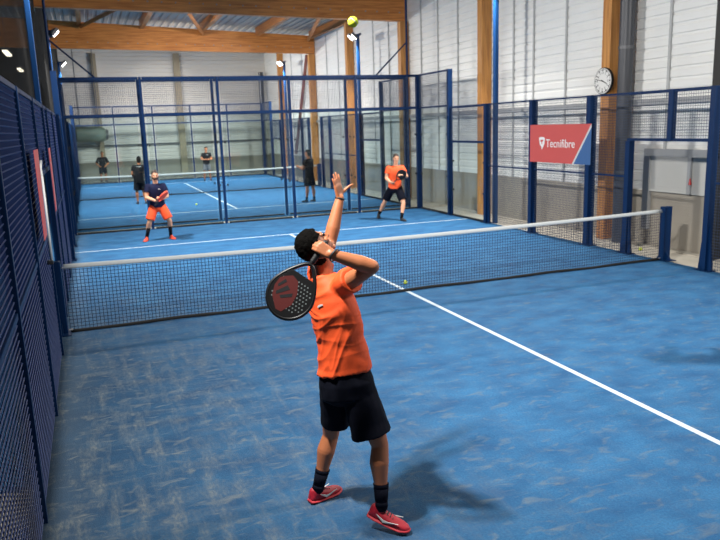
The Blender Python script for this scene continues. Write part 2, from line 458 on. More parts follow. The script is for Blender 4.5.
def mesh_panel(a, b, z0, z1, label, group, w=.0052, mid=None, rail=.05, m='wiregrey'):
    A, B = V((*a, 0)), V((*b, 0)); c = (A+B)/2; d = (B-A).normalized(); nn = V((-d.y, d.x, 0))
    t = thing('mesh_panel', label, 'mesh panel', (c.x, c.y, z0), group)
    bm = new(); left = m == 'wire'; grid(bm, a, b, z0, z1, w*(.6 if left else 1), hoff=.006 if left else 0., hw=.008 if left else None); obj('wire_mesh', bm, M[m], t)
    zs = [('top_rail', z1-rail/2)]+([('bottom_rail', z0+rail/2)] if z0 > .1 else [])+([('middle_rail', mid)] if mid else [])
    for nm, z in zs:
        h = rail/2
        bm = new(); prism(bm, [A+nn*h+V((0, 0, z-h)), A-nn*h+V((0, 0, z-h)), A-nn*h+V((0, 0, z+h)), A+nn*h+V((0, 0, z+h))], B-A)
        obj(nm, bm, M['bluedark'], t)
    return t

def end_wall(y, name, group, z4=4., step=.05):
    for i in range(6):
        x = -5+2*i
        post(x, y, 0, z4, f'blue upright post, {ORD[i]} from left in {name}', 'posts of '+group, 'x', .065 if 0 < i < 5 else .15, .1, gus=False)
    for i in range(5):
        a, b = (-5+2*i, y), (-3+2*i, y)
        pane(a, b, 0, 3, f'clear tall glass pane, {ORD[i]} from left in {name}', 'panes of '+group)
        mesh_panel((a[0]+.05, y), (b[0]-.05, y), 3, z4, f'blue mesh strip over glass, {ORD[i]} from left in {name}', 'mesh strips of '+group, rail=.07, w=.003)

def side(x, yg, sg, court, sname, group, full=True):
    """far corner of a side wall: yg = y of the glass end wall, sg = direction towards the net"""
    y1, y2 = yg+sg*2, yg+sg*4
    q = f'{sname}, {court}'
    post(x, y1, 0, 4, f'blue post beside the corner glass of the {q}', group, 'y', .13, .1)
    post(x, y2, 0, 3, f'blue post at the low glass step on the {q}', group, 'y', .15, .11)
    e = .06
    s = lambda p, r: ((x, p+sg*e), (x, r-sg*e))
    pane(*s(yg, y1), 0, 3, f'tall glass pane at the corner of the {q}', group+' glass')
    mesh_panel(*s(yg, y1), 3, 4, f'high mesh strip over the corner glass of the {q}', group+' mesh')
    pane(*s(y1, y2), 0, 2.02, f'low glass pane beyond the corner glass of the {q}', group+' glass')
    mesh_panel(*s(y1, y2), 2.02, 3, f'mesh panel over the low glass of the {q}', group+' mesh', rail=.06)

near, farc = 'near court', 'far court'
end_wall(10.0, 'the first glass wall beyond the net', 'the first glass wall')
end_wall(10.9, 'the second glass wall beyond the net', 'the second glass wall')
end_wall(30.5, 'the farthest glass wall by hall end', 'the farthest glass wall')
RS, LS = 'right side fence', 'left side fence'
side(5, 10, -1, near, RS, 'right fence of the near court')
side(-5, 10, -1, near, LS, 'left fence of the near court')
for sg, yg, w in ((1, 10.9, 'near end'), (-1, 30.5, 'hall end')):
    side(5, yg, sg, farc+' '+w, RS, 'right fence of the far court')
    side(-5, yg, sg, farc+' '+w, LS, 'left fence of the far court')
# right fence of the near court
G = 'right fence of the near court'
post(5, 4, 0, 3, 'blue post at the left edge of the red banner on the right fence', G, 'y', .16, .12)
post(5, 2, 0, 3, 'blue post at the right edge of the red banner on the right fence', G, 'y', .16, .12)
post(5, .88, 0, 2.12, 'shorter blue post forming the left jamb of the side gate', G, 'y', .12, .11)
post(5, -1.03, 0, 3, 'thick blue post forming the right jamb of the side gate', G, 'y', .13, .1)
post(5, -.12, 2.12, 3, 'short blue stub post above the gate opening', G, 'y', .1, .1)
post(5, -3.05, 0, 3, 'blue fence post beyond the right picture edge', G, 'y', .13, .11)
mesh_panel((5, 5.94), (5, 4.07), 0, 3, 'blue mesh panel between the tall lamp post and the red banner', G+' mesh', mid=1.46, rail=.035)
mesh_panel((5, 3.93), (5, 2.07), 0, 3, 'blue mesh panel behind the red banner on the right fence', G+' mesh', mid=1.46, rail=.035)
mesh_panel((5, 1.93), (5, .94), 0, 3, 'narrow blue mesh panel left of the side gate opening', G+' mesh', mid=1.46, rail=.035)
mesh_panel((5, .93), (5, -.97), 2.12, 3, 'blue mesh panel over the side gate opening', G+' mesh', rail=.05)
mesh_panel((5, -1.13), (5, -2.99), 0, 3, 'blue mesh panel right of the side gate at the picture edge', G+' mesh', mid=1.46, rail=.035)
# left fence of the near court
G = 'left fence of the near court'
for y, n in ((4, 'fourth beyond the net'), (2, 'third beyond the net'), (.95, 'at the far jamb of the dark side opening'), (-1, 'at the near jamb of the dark side opening'),
             (-3, 'just before the net, beside the red banner'), (-5, 'second closest to the camera'), (-7, 'closest to the camera')):
    post(-5, y, 0, 3, f'navy post of the left fence, {n}', G+' posts', 'y', .06, .05, gus=False)
for a, b, n in ((5.94, 4.05, 'farthest along the left fence'), (3.95, 2.05, 'second beyond the side opening of the left fence'), (1.95, 1.0, 'narrow one beyond its side opening'),
                (-1.05, -2.95, 'with the white tube, before the net on the left fence'), (-3.05, -4.95, 'second before the net on the left fence'), (-5.05, -6.95, 'third before the net, bottom left of the picture'), (-7.05, -8, 'at the camera end of the left fence')):
    mesh_panel((-5, a), (-5, b), 0, 3, 'dense navy wire mesh panel, '+n, G+' mesh', w=.006, mid=1.46, rail=.04, m='wire')
mesh_panel((-5, .9), (-5, -.95), 2.12, 3, 'navy mesh panel over the side opening of the left fence', G+' mesh', w=.006, m='wire')
# far court side fences, between the steps
for x, sn in ((5, RS), (-5, LS)):
    G = sn.split()[0]+' fence of the far court'
    for i, y in enumerate((16.5, 18.5, 19.6, 21.5, 22.6, 24.5)):
        post(x, y, 0, 3, f'blue post of the {sn}, {farc}, {ORD[i]} going away along its middle', G+' posts', 'y', .12, .1, gus=False)
    ys = [14.9, 16.5, 18.5, 19.6, 21.5, 22.6, 24.5, 26.5]
    k = 0
    for a, b in zip(ys, ys[1:]):
        if (a, b) == (19.6, 21.5): continue
        mesh_panel((x, a+.06), (x, b-.06), 0, 3, f'blue mesh panel of the {sn}, {farc}, {ORD[k]} going away along its middle', G+' mesh', mid=1.46, rail=.035); k += 1

# ------------------------------------------------------------------ nets
def net(y, label, lpost, step=.048, w=.0045, x0=-4.91, x1=4.99):
    t = thing('court_net', label, 'net', (0, y, 0), 'court nets')
    N = 40
    def zt(x): return .88+.045*(abs(x)/5)**2
    bm = new()
    n = round((x1-x0)/step)
    for i in range(n+1):
        x = x0+(x1-x0)*i/n; bar(bm, (x, y, .03), (x, y, zt(x)-.03), w)
    k = round(.84/step)
    for j in range(k+1):
        for i in range(N):
            xa, xb = x0+(x1-x0)*i/N, x0+(x1-x0)*(i+1)/N
            za, zb = [.03+(zt(x)-.06)*j/k for x in (xa, xb)]
            bar(bm, (xa, y, za), (xb, y, zb), w)
    obj('netting', bm, M['net'], t)
    bm = new()
    loft(bm, [(V((x, y, zt(x)-.028)), V((0, .012, 0)), V((0, 0, .032))) for x in [x0+(x1-x0)*i/N for i in range(N+1)]], 10)
    tag(obj('top_band', bm, M['tape'], t, smooth=True), 'white band along the top', None)
    bm = new()
    loft(bm, [(V((x, y+.008*math.sin(x*5), .022+.006*math.sin(x*3.1))), V((0, .014, 0)), V((0, 0, .024))) for x in [x0+(x1-x0)*i/120 for i in range(121)]], 8)
    obj('bottom_band', bm, M['black'], t, smooth=True)
    for x, L in zip((-5.02, 5.10), lpost):
        p = thing('net_post', L, 'net post', (x, y, 0), 'net posts')
        bm = new(); box(bm, x-.08, x+.08, y-.06, y+.06, 0, .97); obj('upright', bm, M['bluedark'], p, bevel=.006)
        bm = new()
        for sg in (1, -1): prism(bm, [V((x-.02, y+sg*.06, 0)), V((x-.02, y+sg*.17, 0)), V((x-.02, y+sg*.06, .16))], V((.04, 0, 0)))
        box(bm, x-.12, x+.12, y-.18, y+.18, 0, .012); obj('base_plate', bm, M['bluedark'], p)
        s = 1 if x < 0 else -1
        bm = new(); cone(bm, (x+s*.09, y, .88), (x+s*.14, y, .88), .012, .012, 8); cone(bm, (x+s*.09, y, .04), (x+s*.14, y, .04), .012, .012, 8); obj('net_hook', bm, M['greylight'], p)
net(0, 'near dark net with white band stretched across the court in front of the serving player', ('navy net post at the left fence holding the near net', 'navy net post by the side gate holding the near net'))
net(20.52, 'farther net with white band on the far court behind the glass walls', ('net post at the left end of the farther net', 'net post at the right end of the farther net'), .06, .006)

# painted lines: parts of the pitch markings of each court
def lines(yc, nm, label):
    t = thing(nm, label, 'court lines', (0, yc, 0), 'white court markings')
    for n, (x0, x1, y0, y1) in (('service_line', (-4.95, 4.95, yc+6.93, yc+6.98)), *([('service_line', (-4.95, 4.95, yc-6.98, yc-6.92))] if yc > 5 else []), ('centre_line', (-.03, .03, yc-6.92, yc-.0)), ('centre_line', (-.03, .03, yc, yc+6.92))):
        bm = new(); box(bm, x0, x1, y0, y1, 0, .003); obj(n, bm, M['line'], t)
lines(0, 'court_marking', 'white service and centre lines on the near blue court')
lines(20.5, 'court_marking', 'white service and centre lines on the far blue court')

# ------------------------------------------------------------------ light poles
def aim(o, tgt): o.rotation_euler = (V(tgt)-o.location).to_track_quat('-Z', 'Y').to_euler()
def light_pole(x, y, label, power, tgt, zt=6.0, mt='blue', spread=140):
    t = thing('light_pole', label, 'light pole', (x, y, 0), 'floodlight poles')
    s = -1 if x > 0 else 1
    bm = new(); box(bm, x-.05, x+.05, y-.06, y+.06, -.04, zt+.1); obj('pole', bm, M[mt], t, bevel=.01)
    bm = new(); bar(bm, (x, y-.3, zt+.08), (x, y+.3, zt+.08), .06); bar(bm, (x, y, zt+.08), (x+s*.25, y, zt+.08), .05); obj('cross_arm', bm, M[mt], t)
    for k in (-.2, .2):
        c = V((x+s*.22, y+k, zt))
        d = (V(tgt)-c).normalized(); dd, u, w = frame_of(d)
        bm = new(); prism(bm, [c+u*.17+w*.13, c-u*.17+w*.13, c-u*.17-w*.13, c+u*.17-w*.13], -d*.09); f = obj('floodlight', bm, M['grey'], t)
        bm = new(); prism(bm, [c+u*.15+w*.11+d*.002, c-u*.15+w*.11+d*.002, c-u*.15-w*.11+d*.002, c+u*.15-w*.11+d*.002], d*.006); obj('lens', bm, M['lens'], f)
        la = bpy.data.lights.new('floodlight', 'AREA'); la.shape = 'RECTANGLE'; la.size = .24; la.size_y = .18; la.energy = power; la.color = (1., .965, .91); la.spread = math.radians(spread)
        lo = bpy.data.objects.new('floodlight_lamp', la); COL.objects.link(lo); lo.location = c+d*.03; aim(lo, tgt)
PW = 330
light_pole(-5.27, -6, 'blue floodlight pole outside the left fence near the camera', PW*.85, (2.0, -3.0, 0), spread=120)
light_pole(5.27, -6, 'blue floodlight pole outside the right fence near the camera', PW*.55, (-.5, -1.5, 0))
light_pole(-5.27, 6, 'blue floodlight pole rising behind the left fence, near court', PW*1.1, (.5, 5.5, 0))
light_pole(5.27, 6.05, 'tall blue floodlight pole beside the right fence, left of the red banner', PW*1.0, (-.5, 5.5, 0))
for x, sd in ((-5.27, 'left'), (5.27, 'right')):
    sx = .5 if x < 0 else -.5
    light_pole(x, 15.65, f'blue floodlight pole at the near part of the far court, {sd} side, lit lamp', PW*1.25, (sx, 18, 0), 5.75)
    light_pole(x, 26.2, f'blue floodlight pole at the far part of the far court, {sd} side, lit lamp', PW*1.9, (sx, 26.5, 0), 5.75, spread=150)
# corner poles with stays over the glass walls
for x, sd, s in ((-5.12, 'left', 1), (4.93, 'right', -1)):
    t = thing('corner_pole', f'thin navy pole rising at the {sd} corner between the glass walls, with a slanting stay', 'pole', (x, 10.6, 0), 'corner poles')
    bm = new(); cone(bm, (x, 10.6, -.04), (x, 10.6, 7.0), .035, .035, 10); obj('pole', bm, M['bluedark'], t)
    bm = new(); cone(bm, (x, 10.6, 5.0), (x+s*1.05, 10.6, 4.02), .022, .022, 8); obj('stay', bm, M['bluedark'], t)

# left side: hanging net, dividing columns, bay beyond
t = thing('divider_net', 'black hanging divider net above the left fence', 'net', (-5.45, 12, 3.1))
bm = new(); X = -5.45
n = 430
for i in range(n+1):
    y = -8+41.8*i/n; bar(bm, (X, y, 3.14), (X, y, 6.06), .003)
    if not (13.05 < y < 13.55 or 23.55 < y < 24.05): bar(bm, (X, y, 6.06), (X, y, 7.2), .003)
for j in range(59): bar(bm, (X, -8, 3.14+j*.05), (X, 33.8, 3.14+j*.05), .003)
for a, b in ((-8, 13.05), (13.55, 23.55), (24.05, 33.8)):
    for j in range(23): bar(bm, (X, a, 6.08+j*.05), (X, b, 6.08+j*.05), .003)
obj('netting', bm, M['black'], t)
bm = new(); rr = []
for i in range(160):
    y = -8+41.8*i/159; rr.append((V((X, y, 3.10+.03*math.sin(y*2.3)+.015*math.sin(y*7))), V((.02, 0, 0)), V((0, 0, .07))))
loft(bm, rr, 8); obj('hem', bm, M['black'], t)
for y, n in ((13.3, 'under the nearer roof beam'), (23.8, 'under the farther roof beam')):
    bm = new(); box(bm, -5.75, -5.55, y-.1, y+.1, -.04, 6.17); o = obj('steel_column', bm, M['grey'], loc=(-5.65, y, -.04)); tag(o, f'grey steel column behind the black divider net, {n}', 'column', 'steel columns behind the divider net')
for (x, y, z), n in (((-7.0, 22.0, 5.8), 'upper'), ((-7.2, 31.0, 5.9), 'lower')):
    t = thing('strip_light', f'small glowing strip light seen through the black net at top left, {n} one', 'strip light', (x, y, z), 'strip lights in the side bay')
    bm = new(); box(bm, x-.1, x+.1, y-1.0, y+1.0, z+.02, z+.1); obj('housing', bm, M['grey'], t)
    bm = new(); box(bm, x-.09, x+.09, y-.95, y+.95, z-.03, z+.02); obj('tube', bm, M['lens2'], t)
    bm = new(); cone(bm, (x, y, z+.1), (x, y, roof_z(x)), .01, .01, 6); obj('hanger', bm, M['grey'], t)

# white tube bracket on the left fence
t = thing('white_tube', 'thin white metal tube standing against the left fence, bent at its top', 'tube', (-4.95, -1.75, 1.25))
bm = new(); chain(bm, [V((-4.93, -1.80, 1.27)), V((-4.93, -1.80, 2.17)), V((-4.94, -1.70, 2.24)), V((-4.96, -1.15, 2.30))], [.013]*4, 8, 1); obj('tube', bm, M['white'], t, smooth=True)
bm = new(); box(bm, -4.98, -4.92, -1.83, -1.77, 1.24, 1.28); obj('foot', bm, M['clamp'], t)

# ------------------------------------------------------------------ banners
def banner(x, ya, yb, z0, z1, face, label, cut=.60, text=True):
    """flat printed banner in the plane X = x; ya = left edge seen from the court, yb = right edge"""
    t = thing('sponsor_banner', label, 'banner', (x, (ya+yb)/2, z0), 'sponsor banners on the fences')
    L = yb-ya
    P = lambda u, z: V((x, ya+L*u, z))
    off = V((face*.004, 0, 0))
    H = z1-z0
    bm = new(); prism(bm, [P(0, z0), P(.72, z0), P(1, z1), P(0, z1)], off); tag(obj('red_field', bm, M['red'], t), 'red field', None)
    bm = new(); prism(bm, [P(.72, z0), P(.745, z0), P(1.0, z1-.09*H), P(1, z1)], off); tag(obj('white_stripe', bm, M['tape'], t), 'white diagonal stripe', None)
    bm = new(); prism(bm, [P(.745, z0), P(1, z0), P(1, z1-.09*H)], off); tag(obj('blue_corner', bm, M['bluebanner'], t), 'blue corner', None)
    if text:
        ux = V((0, 1 if L > 0 else -1, 0)); zc = z0+.50*H
        b = text_bm('Tecnifibre', .245, P(.285, zc)+off*1.2, ux, V((0, 0, 1)), .003)
        tag(obj('lettering', b, M['white'], t), 'white lettering', None)
        c = P(.215, zc+.02)+off*1.2; s = .115
        pts = [(-.9, .9), (-.5, 1.05), (.6, 1.05), (.95, .8), (.85, -.1), (.45, -.8), (0, -1.3), (-.1, -.75), (-.6, -.4)]
        bm = new(); prism(bm, [c+ux*(p*s)+V((0, 0, q*s)) for p, q in pts], off)
        sh = obj('logo', bm, M['white'], t)
        c2 = c+off*1.05
        bm = new(); prism(bm, [c2+ux*(p*s)+V((0, 0, q*s)) for p, q in ((-.45, .55), (.5, .55), (.42, .25), (.12, .2), (.2, -.3), (-.1, -.2), (-.12, .2), (-.42, .2))], off*.6); obj('logo_notch', bm, M['red'], sh)
    return t
banner(4.90, 3.96, 1.86, 1.64, 2.45, -1, 'red sponsor banner with white lettering and blue corner on the right fence')
banner(-4.92, -2.75, -2.15, 1.62, 2.45, 1, 'narrow red banner on the left fence, left of the white tube', text=False)
banner(-4.92, -.02, .42, 1.62, 2.42, 1, 'narrow red banner on the left fence, right of the white tube', text=False)

# rounded duct at far left
t = thing('air_duct', 'rounded grey-green duct in the far left corner of the hall', 'duct', (-4.2, 33.2, 2.6))
bm = new(); rr = []
for u, r in ((0, .36), (.1, .42), (1.2, .43), (1.5, .40), (1.62, .28), (1.65, .1)):
    rr.append((V((-5.0+u, 33.2, 2.62-.04*u)), V((0, r, 0)), V((0, 0, r))))
loft(bm, rr, 24); obj('body', bm, M['duct'], t, smooth=True)
bm = new(); cone(bm, (-3.37, 33.2, 2.54), (-3.25, 33.2, 2.53), .30, .26, 24); obj('end_cap', bm, M['grey'], t)
bm = new(); bar(bm, (-4.7, 33.2, 3.0), (-4.7, 33.2, roof_z(-4.7)), .03); bar(bm, (-3.7, 33.2, 3.0), (-3.7, 33.2, roof_z(-3.7)), .03); obj('hangers', bm, M['grey'], t)
# ------------------------------------------------------------------ people
def unit(v): return V(v).normalized()
def ortho(v, n): v = V(v); n = V(n); return (v-n*v.dot(n)).normalized()

def hand_shapes(bm, w, d, n, side, curl, k=1., spread=.10, thumb=None, fr=.0088):
    """w wrist, d finger direction, n palm-facing normal, side +1 right hand / -1 left; curl = three joint angles"""
    d = unit(d); n = ortho(n, d); t = d.cross(n)*side      # t: towards the thumb
    K = [w+d*.088*k+t*x*k+d*e*k for x, e in ((.028, -.003), (.009, .003), (-.010, 0), (-.028, -.008))]
    for q, x in zip(K, (.018, .006, -.007, -.019)):
        caps(bm, w+t*x*k, q, .0155*k, .0115*k, 10, 1)
    ell(bm, w+d*.045*k+n*.006*k, d*.046*k, t*.034*k, n*.014*k, 2)
    ell(bm, w+d*.035*k+t*.022*k+n*.008*k, d*.032*k, t*.016*k, n*.014*k, 2)
    for i, (q, L) in enumerate(zip(K, (.070, .079, .073, .057))):
        sp = (1.5-i)*spread
        dd = (d*math.cos(sp)+t*math.sin(sp)).normalized(); nn = n; p = q; a = 0
        for j, fr_ in enumerate((.46, .30, .24)):
            a += curl[j]
            e = dd*math.cos(a)+nn*math.sin(a)
            p2 = p+e*L*fr_*k
            caps(bm, p, p2, (fr-.0006*j)*k, (fr-.0006*(j+1))*k, 10, 1); p = p2
    T = thumb or ((.72, .66, .25), (.45, .85, .30), (.25, .9, .40))
    p = w+d*.022*k+t*.026*k+n*.006*k; r = .0125
    for (a, b, c), L in zip(T, (.044, .034, .027)):
        e = (t*a+d*b+n*c).normalized(); p2 = p+e*L*k; caps(bm, p, p2, r*k, (r-.0015)*k, 10, 1); p = p2; r -= .0015

def shoe(parent, heel, toe, ankle, m, ms, vox, tick=True, lace=True, k=1.):
    heel, toe = V(heel), V(toe); a = (toe-heel).normalized(); L = (toe-heel).length
    up = ortho((0, 0, 1), a); s = a.cross(up)
    prof = ((0, .022, .050), (.04, .033, .074), (.2, .038, .088), (.38, .041, .076), (.6, .047, .060), (.8, .045, .050), (.93, .034, .042), (1, .014, .030))
    bm = new()
    loft(bm, [(heel+a*t*L+up*(.006+h/2)*k, s*w*k, up*h/2*k) for t, w, h in prof], 20)
    for i in range(6):
        t = .12+i*.03; c = heel+a*t*L+up*.06*k
        caps(bm, c, c+up*.02*k, .034*k, .03*k, 12, 2)
    an = V(ankle); caps(bm, heel+a*.17*L+up*.06*k, (heel+a*.17*L+up*.06*k).lerp(an, .35), .040*k, .038*k, 14, 2)
    b = remesh(bm, vox, 5)
    o = obj('shoe', b, m, parent, smooth=True)
    bm = new()
    loft(bm, [(heel+a*(t*1.03-.015)*L+up*(.011+(.006 if t < .1 or t > .9 else 0))*k, s*(w+.006)*k, up*.013*k) for t, w, h in prof], 20)
    obj('sole', bm, ms, o, smooth=True)
    if tick:
        for sg in (1, -1):
            pts = [(.22, .066), (.40, .030), (.50, .034), (.76, .060), (.52, .046), (.42, .044)]
            def on(t, h):
                w = .046 if t > .5 else .043
                return heel+a*t*L+up*(h+.0)*k+s*sg*(w+.002-(h-.03)*.10)*k
            bm = new(); prism(bm, [on(t, h) for t, h in pts], s*sg*.006*k); tag(obj('tick_mark', bm, M['tape'], o), 'pale tick mark', None)
    if lace:
        bm = new()
        for i in range(4):
            t = .36+i*.07; h = (.084-.007*i); c = heel+a*t*L+up*h*k
            caps(bm, c-s*.02*k, c+s*.02*k+a*.006, .004*k, .004*k, 8, 1)
        obj('laces', bm, M['shoedark'], o)
    return o

def person(label, base, J, look, vox, group=None, hero=False):
    J = {q: (V(p) if not isinstance(p, dict) else p) for q, p in J.items()}
    k = look.get('k', 1.)
    bm = new()
    rP = unit(J['hipR']-J['hipL']); rC = unit(J['shR']-J['shL'])
    axis = unit(J['neck']-J['pelvis'])
    def fr(r): r = ortho(r, axis); return r, axis.cross(r)
    pr, pf = fr(rP); cr, cf = fr(rC); mr, mf = fr(rP+rC)
    P, W, C, N = J['pelvis'], J['waist'], J['chest'], J['neck']
    U = C.lerp(N, .6)
    rings = [(P-axis*.10*k, pr*.09*k, pf*.075*k), (P-axis*.05*k, pr*.15*k, pf*.105*k), (P+axis*.02*k, pr*.165*k, pf*.11*k), (W, mr*.145*k, mf*.105*k),
             (W.lerp(C, .5), mr*.155*k, mf*.112*k), (C, cr*.172*k, cf*.12*k), (U, cr*.165*k, cf*.10*k), (N-axis*.02*k, cr*.09*k, cf*.07*k)]
    loft(bm, rings, 32)
    # head and neck
    h, up, f = J['head'], unit(J['hup']), None
    f = ortho(J['hfwd'], up); s = f.cross(up)
    caps(bm, N-axis*.05*k, h-up*.065*k-f*.015*k, .062*k, .055*k, 18)
    ell(bm, h+up*.028*k-f*.012*k, s*.074*k, f*.096*k, up*.100*k)
    ell(bm, h-up*.045*k+f*.028*k, s*.056*k, f*.064*k, up*.070*k)
    ell(bm, h-up*.098*k+f*.070*k, s*.026*k, f*.022*k, up*.020*k, 2)
    caps(bm, h+f*.086*k+up*.018*k, h+f*.108*k-up*.022*k, .009*k, .014*k, 10)
    for q in (1, -1):
        caps(bm, h+f*.082*k+up*.030*k+s*q*.014*k, h+f*.070*k+up*.030*k+s*q*.046*k, .011*k, .010*k, 10)
        ell(bm, h+f*.066*k-up*.018*k+s*q*.038*k, s*.022*k, f*.02*k, up*.022*k, 2)
        ell(bm, h+s*q*.078*k-f*.004*k-up*.006*k, s*.010*k, f*.019*k, up*.033*k, 2)
        caps(bm, h+f*.096*k-up*.024*k+s*q*.011*k, h+f*.096*k-up*.024*k+s*q*.012*k, .008*k, .008*k, 8)
    caps(bm, h+f*.083*k-up*.058*k-s*.018*k, h+f*.083*k-up*.058*k+s*.018*k, .0085*k, .0085*k, 8)
    caps(bm, h+f*.081*k-up*.070*k-s*.013*k, h+f*.081*k-up*.070*k+s*.013*k, .0085*k, .0085*k, 8)
    # arms
    for c, sg in (('L', -1), ('R', 1)):
        S_, E_, W_ = J['sh'+c], J['el'+c], J['wr'+c]
        caps(bm, S_-axis*.02*k, C.lerp(S_, .45)+axis*.02*k, .062*k, .085*k)
        chain(bm, [S_, S_.lerp(E_, .45), E_], [.058*k, .053*k, .044*k], 16)
        chain(bm, [E_, E_.lerp(W_, .3), E_.lerp(W_, .75), W_], [.044*k, .048*k, .036*k, .028*k], 16)
        H = J.get('hand'+c)
        if H: hand_shapes(bm, W_, H['d'], H['n'], sg, H['curl'], k*H.get('k', 1.), H.get('spread', .1), H.get('thumb'))
    # legs
    for c in 'LR':
        Hh, K_, A_ = J['hip'+c], J['kn'+c], J['an'+c]
        chain(bm, [Hh, Hh.lerp(K_, .45), K_], [.092*k, .080*k, .056*k], 18)
        sh = unit(A_-K_); back = ortho(-pf, sh)
        chain(bm, [K_, K_.lerp(A_, .30)+back*.014*k, K_.lerp(A_, .62)+back*.005*k, A_], [.055*k, .063*k, .046*k, .034*k], 18)
        hl, te = J['heel'+c], J['toe'+c]
        caps(bm, A_, hl.lerp(te, .25)+V((0, 0, .035)), .034*k, .03*k); caps(bm, hl.lerp(te, .2)+V((0, 0, .035)), hl.lerp(te, .8)+V((0, 0, .028)), .03*k, .024*k)
    body = remesh(bm, vox, 5, .5)
    root = obj('person', body, M[look.get('skin', 'skin')], loc=(base[0], base[1], 0), smooth=True)
    tag(root, label, 'person', group)
    # eyes, hair
    for q in (1, -1):
        b = new(); sph(b, h+f*.083*k+up*.014*k+s*q*.031*k, .0115*k, 2); obj('eye', b, M['eye'], root, smooth=True)
    hm = M[look.get('hair', 'hair')]
    b = new(); ell(b, h+up*.030*k-f*.014*k, s*.084*k, f*.105*k, up*.110*k, 5 if hero else 4)
    ell(b, h-up*.05*k-f*.050*k, s*.068*k, f*.052*k, up*.080*k, 4 if hero else 3)
    kill = []
    for v in b.verts:
        q = v.co-h; a, z, x = q.dot(f)/k, q.dot(up)/k, abs(q.dot(s))/k
        if (a > .035 and z < .072-(.03 if x > .05 else 0)) or z < -.115 or (a > -.005 and z < .02) or (a > .02 and z < .045 and x > .04): kill.append(v)
    bmesh.ops.delete(b, geom=kill, context='VERTS')
    b.normal_update()
    for v in b.verts:
        q = (v.co-h)*(1/k)
        v.co += v.normal*(.006*noise.noise(q*45)+.004*noise.noise(V((q.dot(s)*160, q.dot(f)*160, q.dot(up)*40))))*k
    obj('hair', b, hm, root, smooth=True)
    if look.get('beard'):
        b = new(); ell(b, h-up*.060*k+f*.034*k, s*.060*k, f*.062*k, up*.058*k, 4)
        kill = [v for v in b.verts if (v.co-h).dot(up)/k > -.040 or (v.co-h).dot(f)/k < -.01]
        bmesh.ops.delete(b, geom=kill, context='VERTS'); obj('beard', b, hm, root, smooth=True)
    # jersey
    e = look.get('ease', .014)*k; b = new()
    hem = P-axis*look.get('hem', .02)*k
    def R(c, r, fv, wd, dp): return (c, r*wd*k, fv*dp*k)
    sr = [R(hem, pr, pf, *look.get('hemw', (.19, .14))), R(P.lerp(W, .6), pr, pf, *look.get('w1', (.178, .132))), R(W.lerp(C, .35), mr, mf, .172, .130), R(W.lerp(C, .75), mr, mf, .182, .136), R(C, cr, cf, .188, .136),
          R(C.lerp(N, .35), cr, cf, .188, .128), R(U, cr, cf, .178, .112), R(N-axis*.035*k, cr, cf, .12, .09), R(N+axis*.0*k, cr, cf, .078, .072)]
    loft(b, sr, 36)
    for c in 'LR':
        S_, E_ = J['sh'+c], J['el'+c]; d = unit(E_-S_)
        caps(b, C.lerp(S_, .5)+axis*.02*k, S_, .098*k, .074*k, 18)
        q = S_.lerp(E_, look.get('sleeve', .55))
        cone(b, S_-d*.02*k, q, .074*k, .080*k, 20)
    b = remesh(b, vox*1.15, 5, .5, look.get('fold'))
    sh = obj('jersey', b, M[look['shirt']], root, smooth=True)
    if look.get('print'):
        c = U-cf*.128*k; bm = new()
        for i in range(4): box(bm, -.075+i*.04, -.045+i*.04, -.004, .004, -.012, .012)
        bmesh.ops.transform(bm, matrix=Matrix(((cr.x, cf.x, axis.x, c.x), (cr.y, cf.y, axis.y, c.y), (cr.z, cf.z, axis.z, c.z), (0, 0, 0, 1))), verts=bm.verts[:])
        obj('back_print', bm, M['tape'], sh)
    if look.get('chest_mark'):
        c = U.lerp(C, .5)+cf*.132*k-cr*.07*k; bm = new(); prism(bm, [c-cr*.035*k, c+cr*.035*k+axis*.01, c+cr*.02*k+axis*.025*k, c-cr*.02*k+axis*.012*k], cf*.012)
        obj('chest_mark', bm, M['tape'], sh)
    # shorts
    b = new(); hw = look.get('shortw', (.185, .135))
    loft(b, [(P+axis*.14*k, pr*.16*k, pf*.12*k), (P, pr*hw[0]*k, pf*hw[1]*k), (P-axis*.09*k, pr*hw[0]*k, pf*hw[1]*k), (P-axis*.14*k, pr*.13*k, pf*.10*k)], 32)
    for c in 'LR':
        Hh, K_ = J['hip'+c], J['kn'+c]
        cw = look.get('cuffw', {}).get(c, look.get('cuff', .115)); q = J.get('cuff'+c) or Hh.lerp(K_, look.get('short', .78))
        cone(b, Hh+(P-Hh)*.15, q, .114*k, cw*k, 22); sph(b, Hh+(P-Hh)*.15, .112*k, 3)
    b = remesh(b, vox*1.15, 4, .5, look.get('fold2'))
    so = obj('shorts', b, M[look['shorts']], root, smooth=True)
    # socks and shoes
    for c in 'LR':
        K_, A_ = J['kn'+c], J['an'+c]; d = unit(A_-K_)
        if look.get('sock'):
            b = new(); q = A_.lerp(K_, look.get('sockh', .22)); chain(b, [q, A_, A_+d*.03*k], [.049*k, .0415*k, .042*k], 18); cone(b, q, q-d*.03*k, .049*k, .051*k, 18)
            obj('sock', b, M[look['sock']], root, smooth=True)
        shoe(root, J['heel'+c], J['toe'+c], A_, M[look['shoe']], M[look.get('sole', look['shoe'])], max(.005, vox), hero, hero, k)
    return root, dict(h=h, up=up, f=f, s=s, axis=axis, cf=cf, cr=cr)

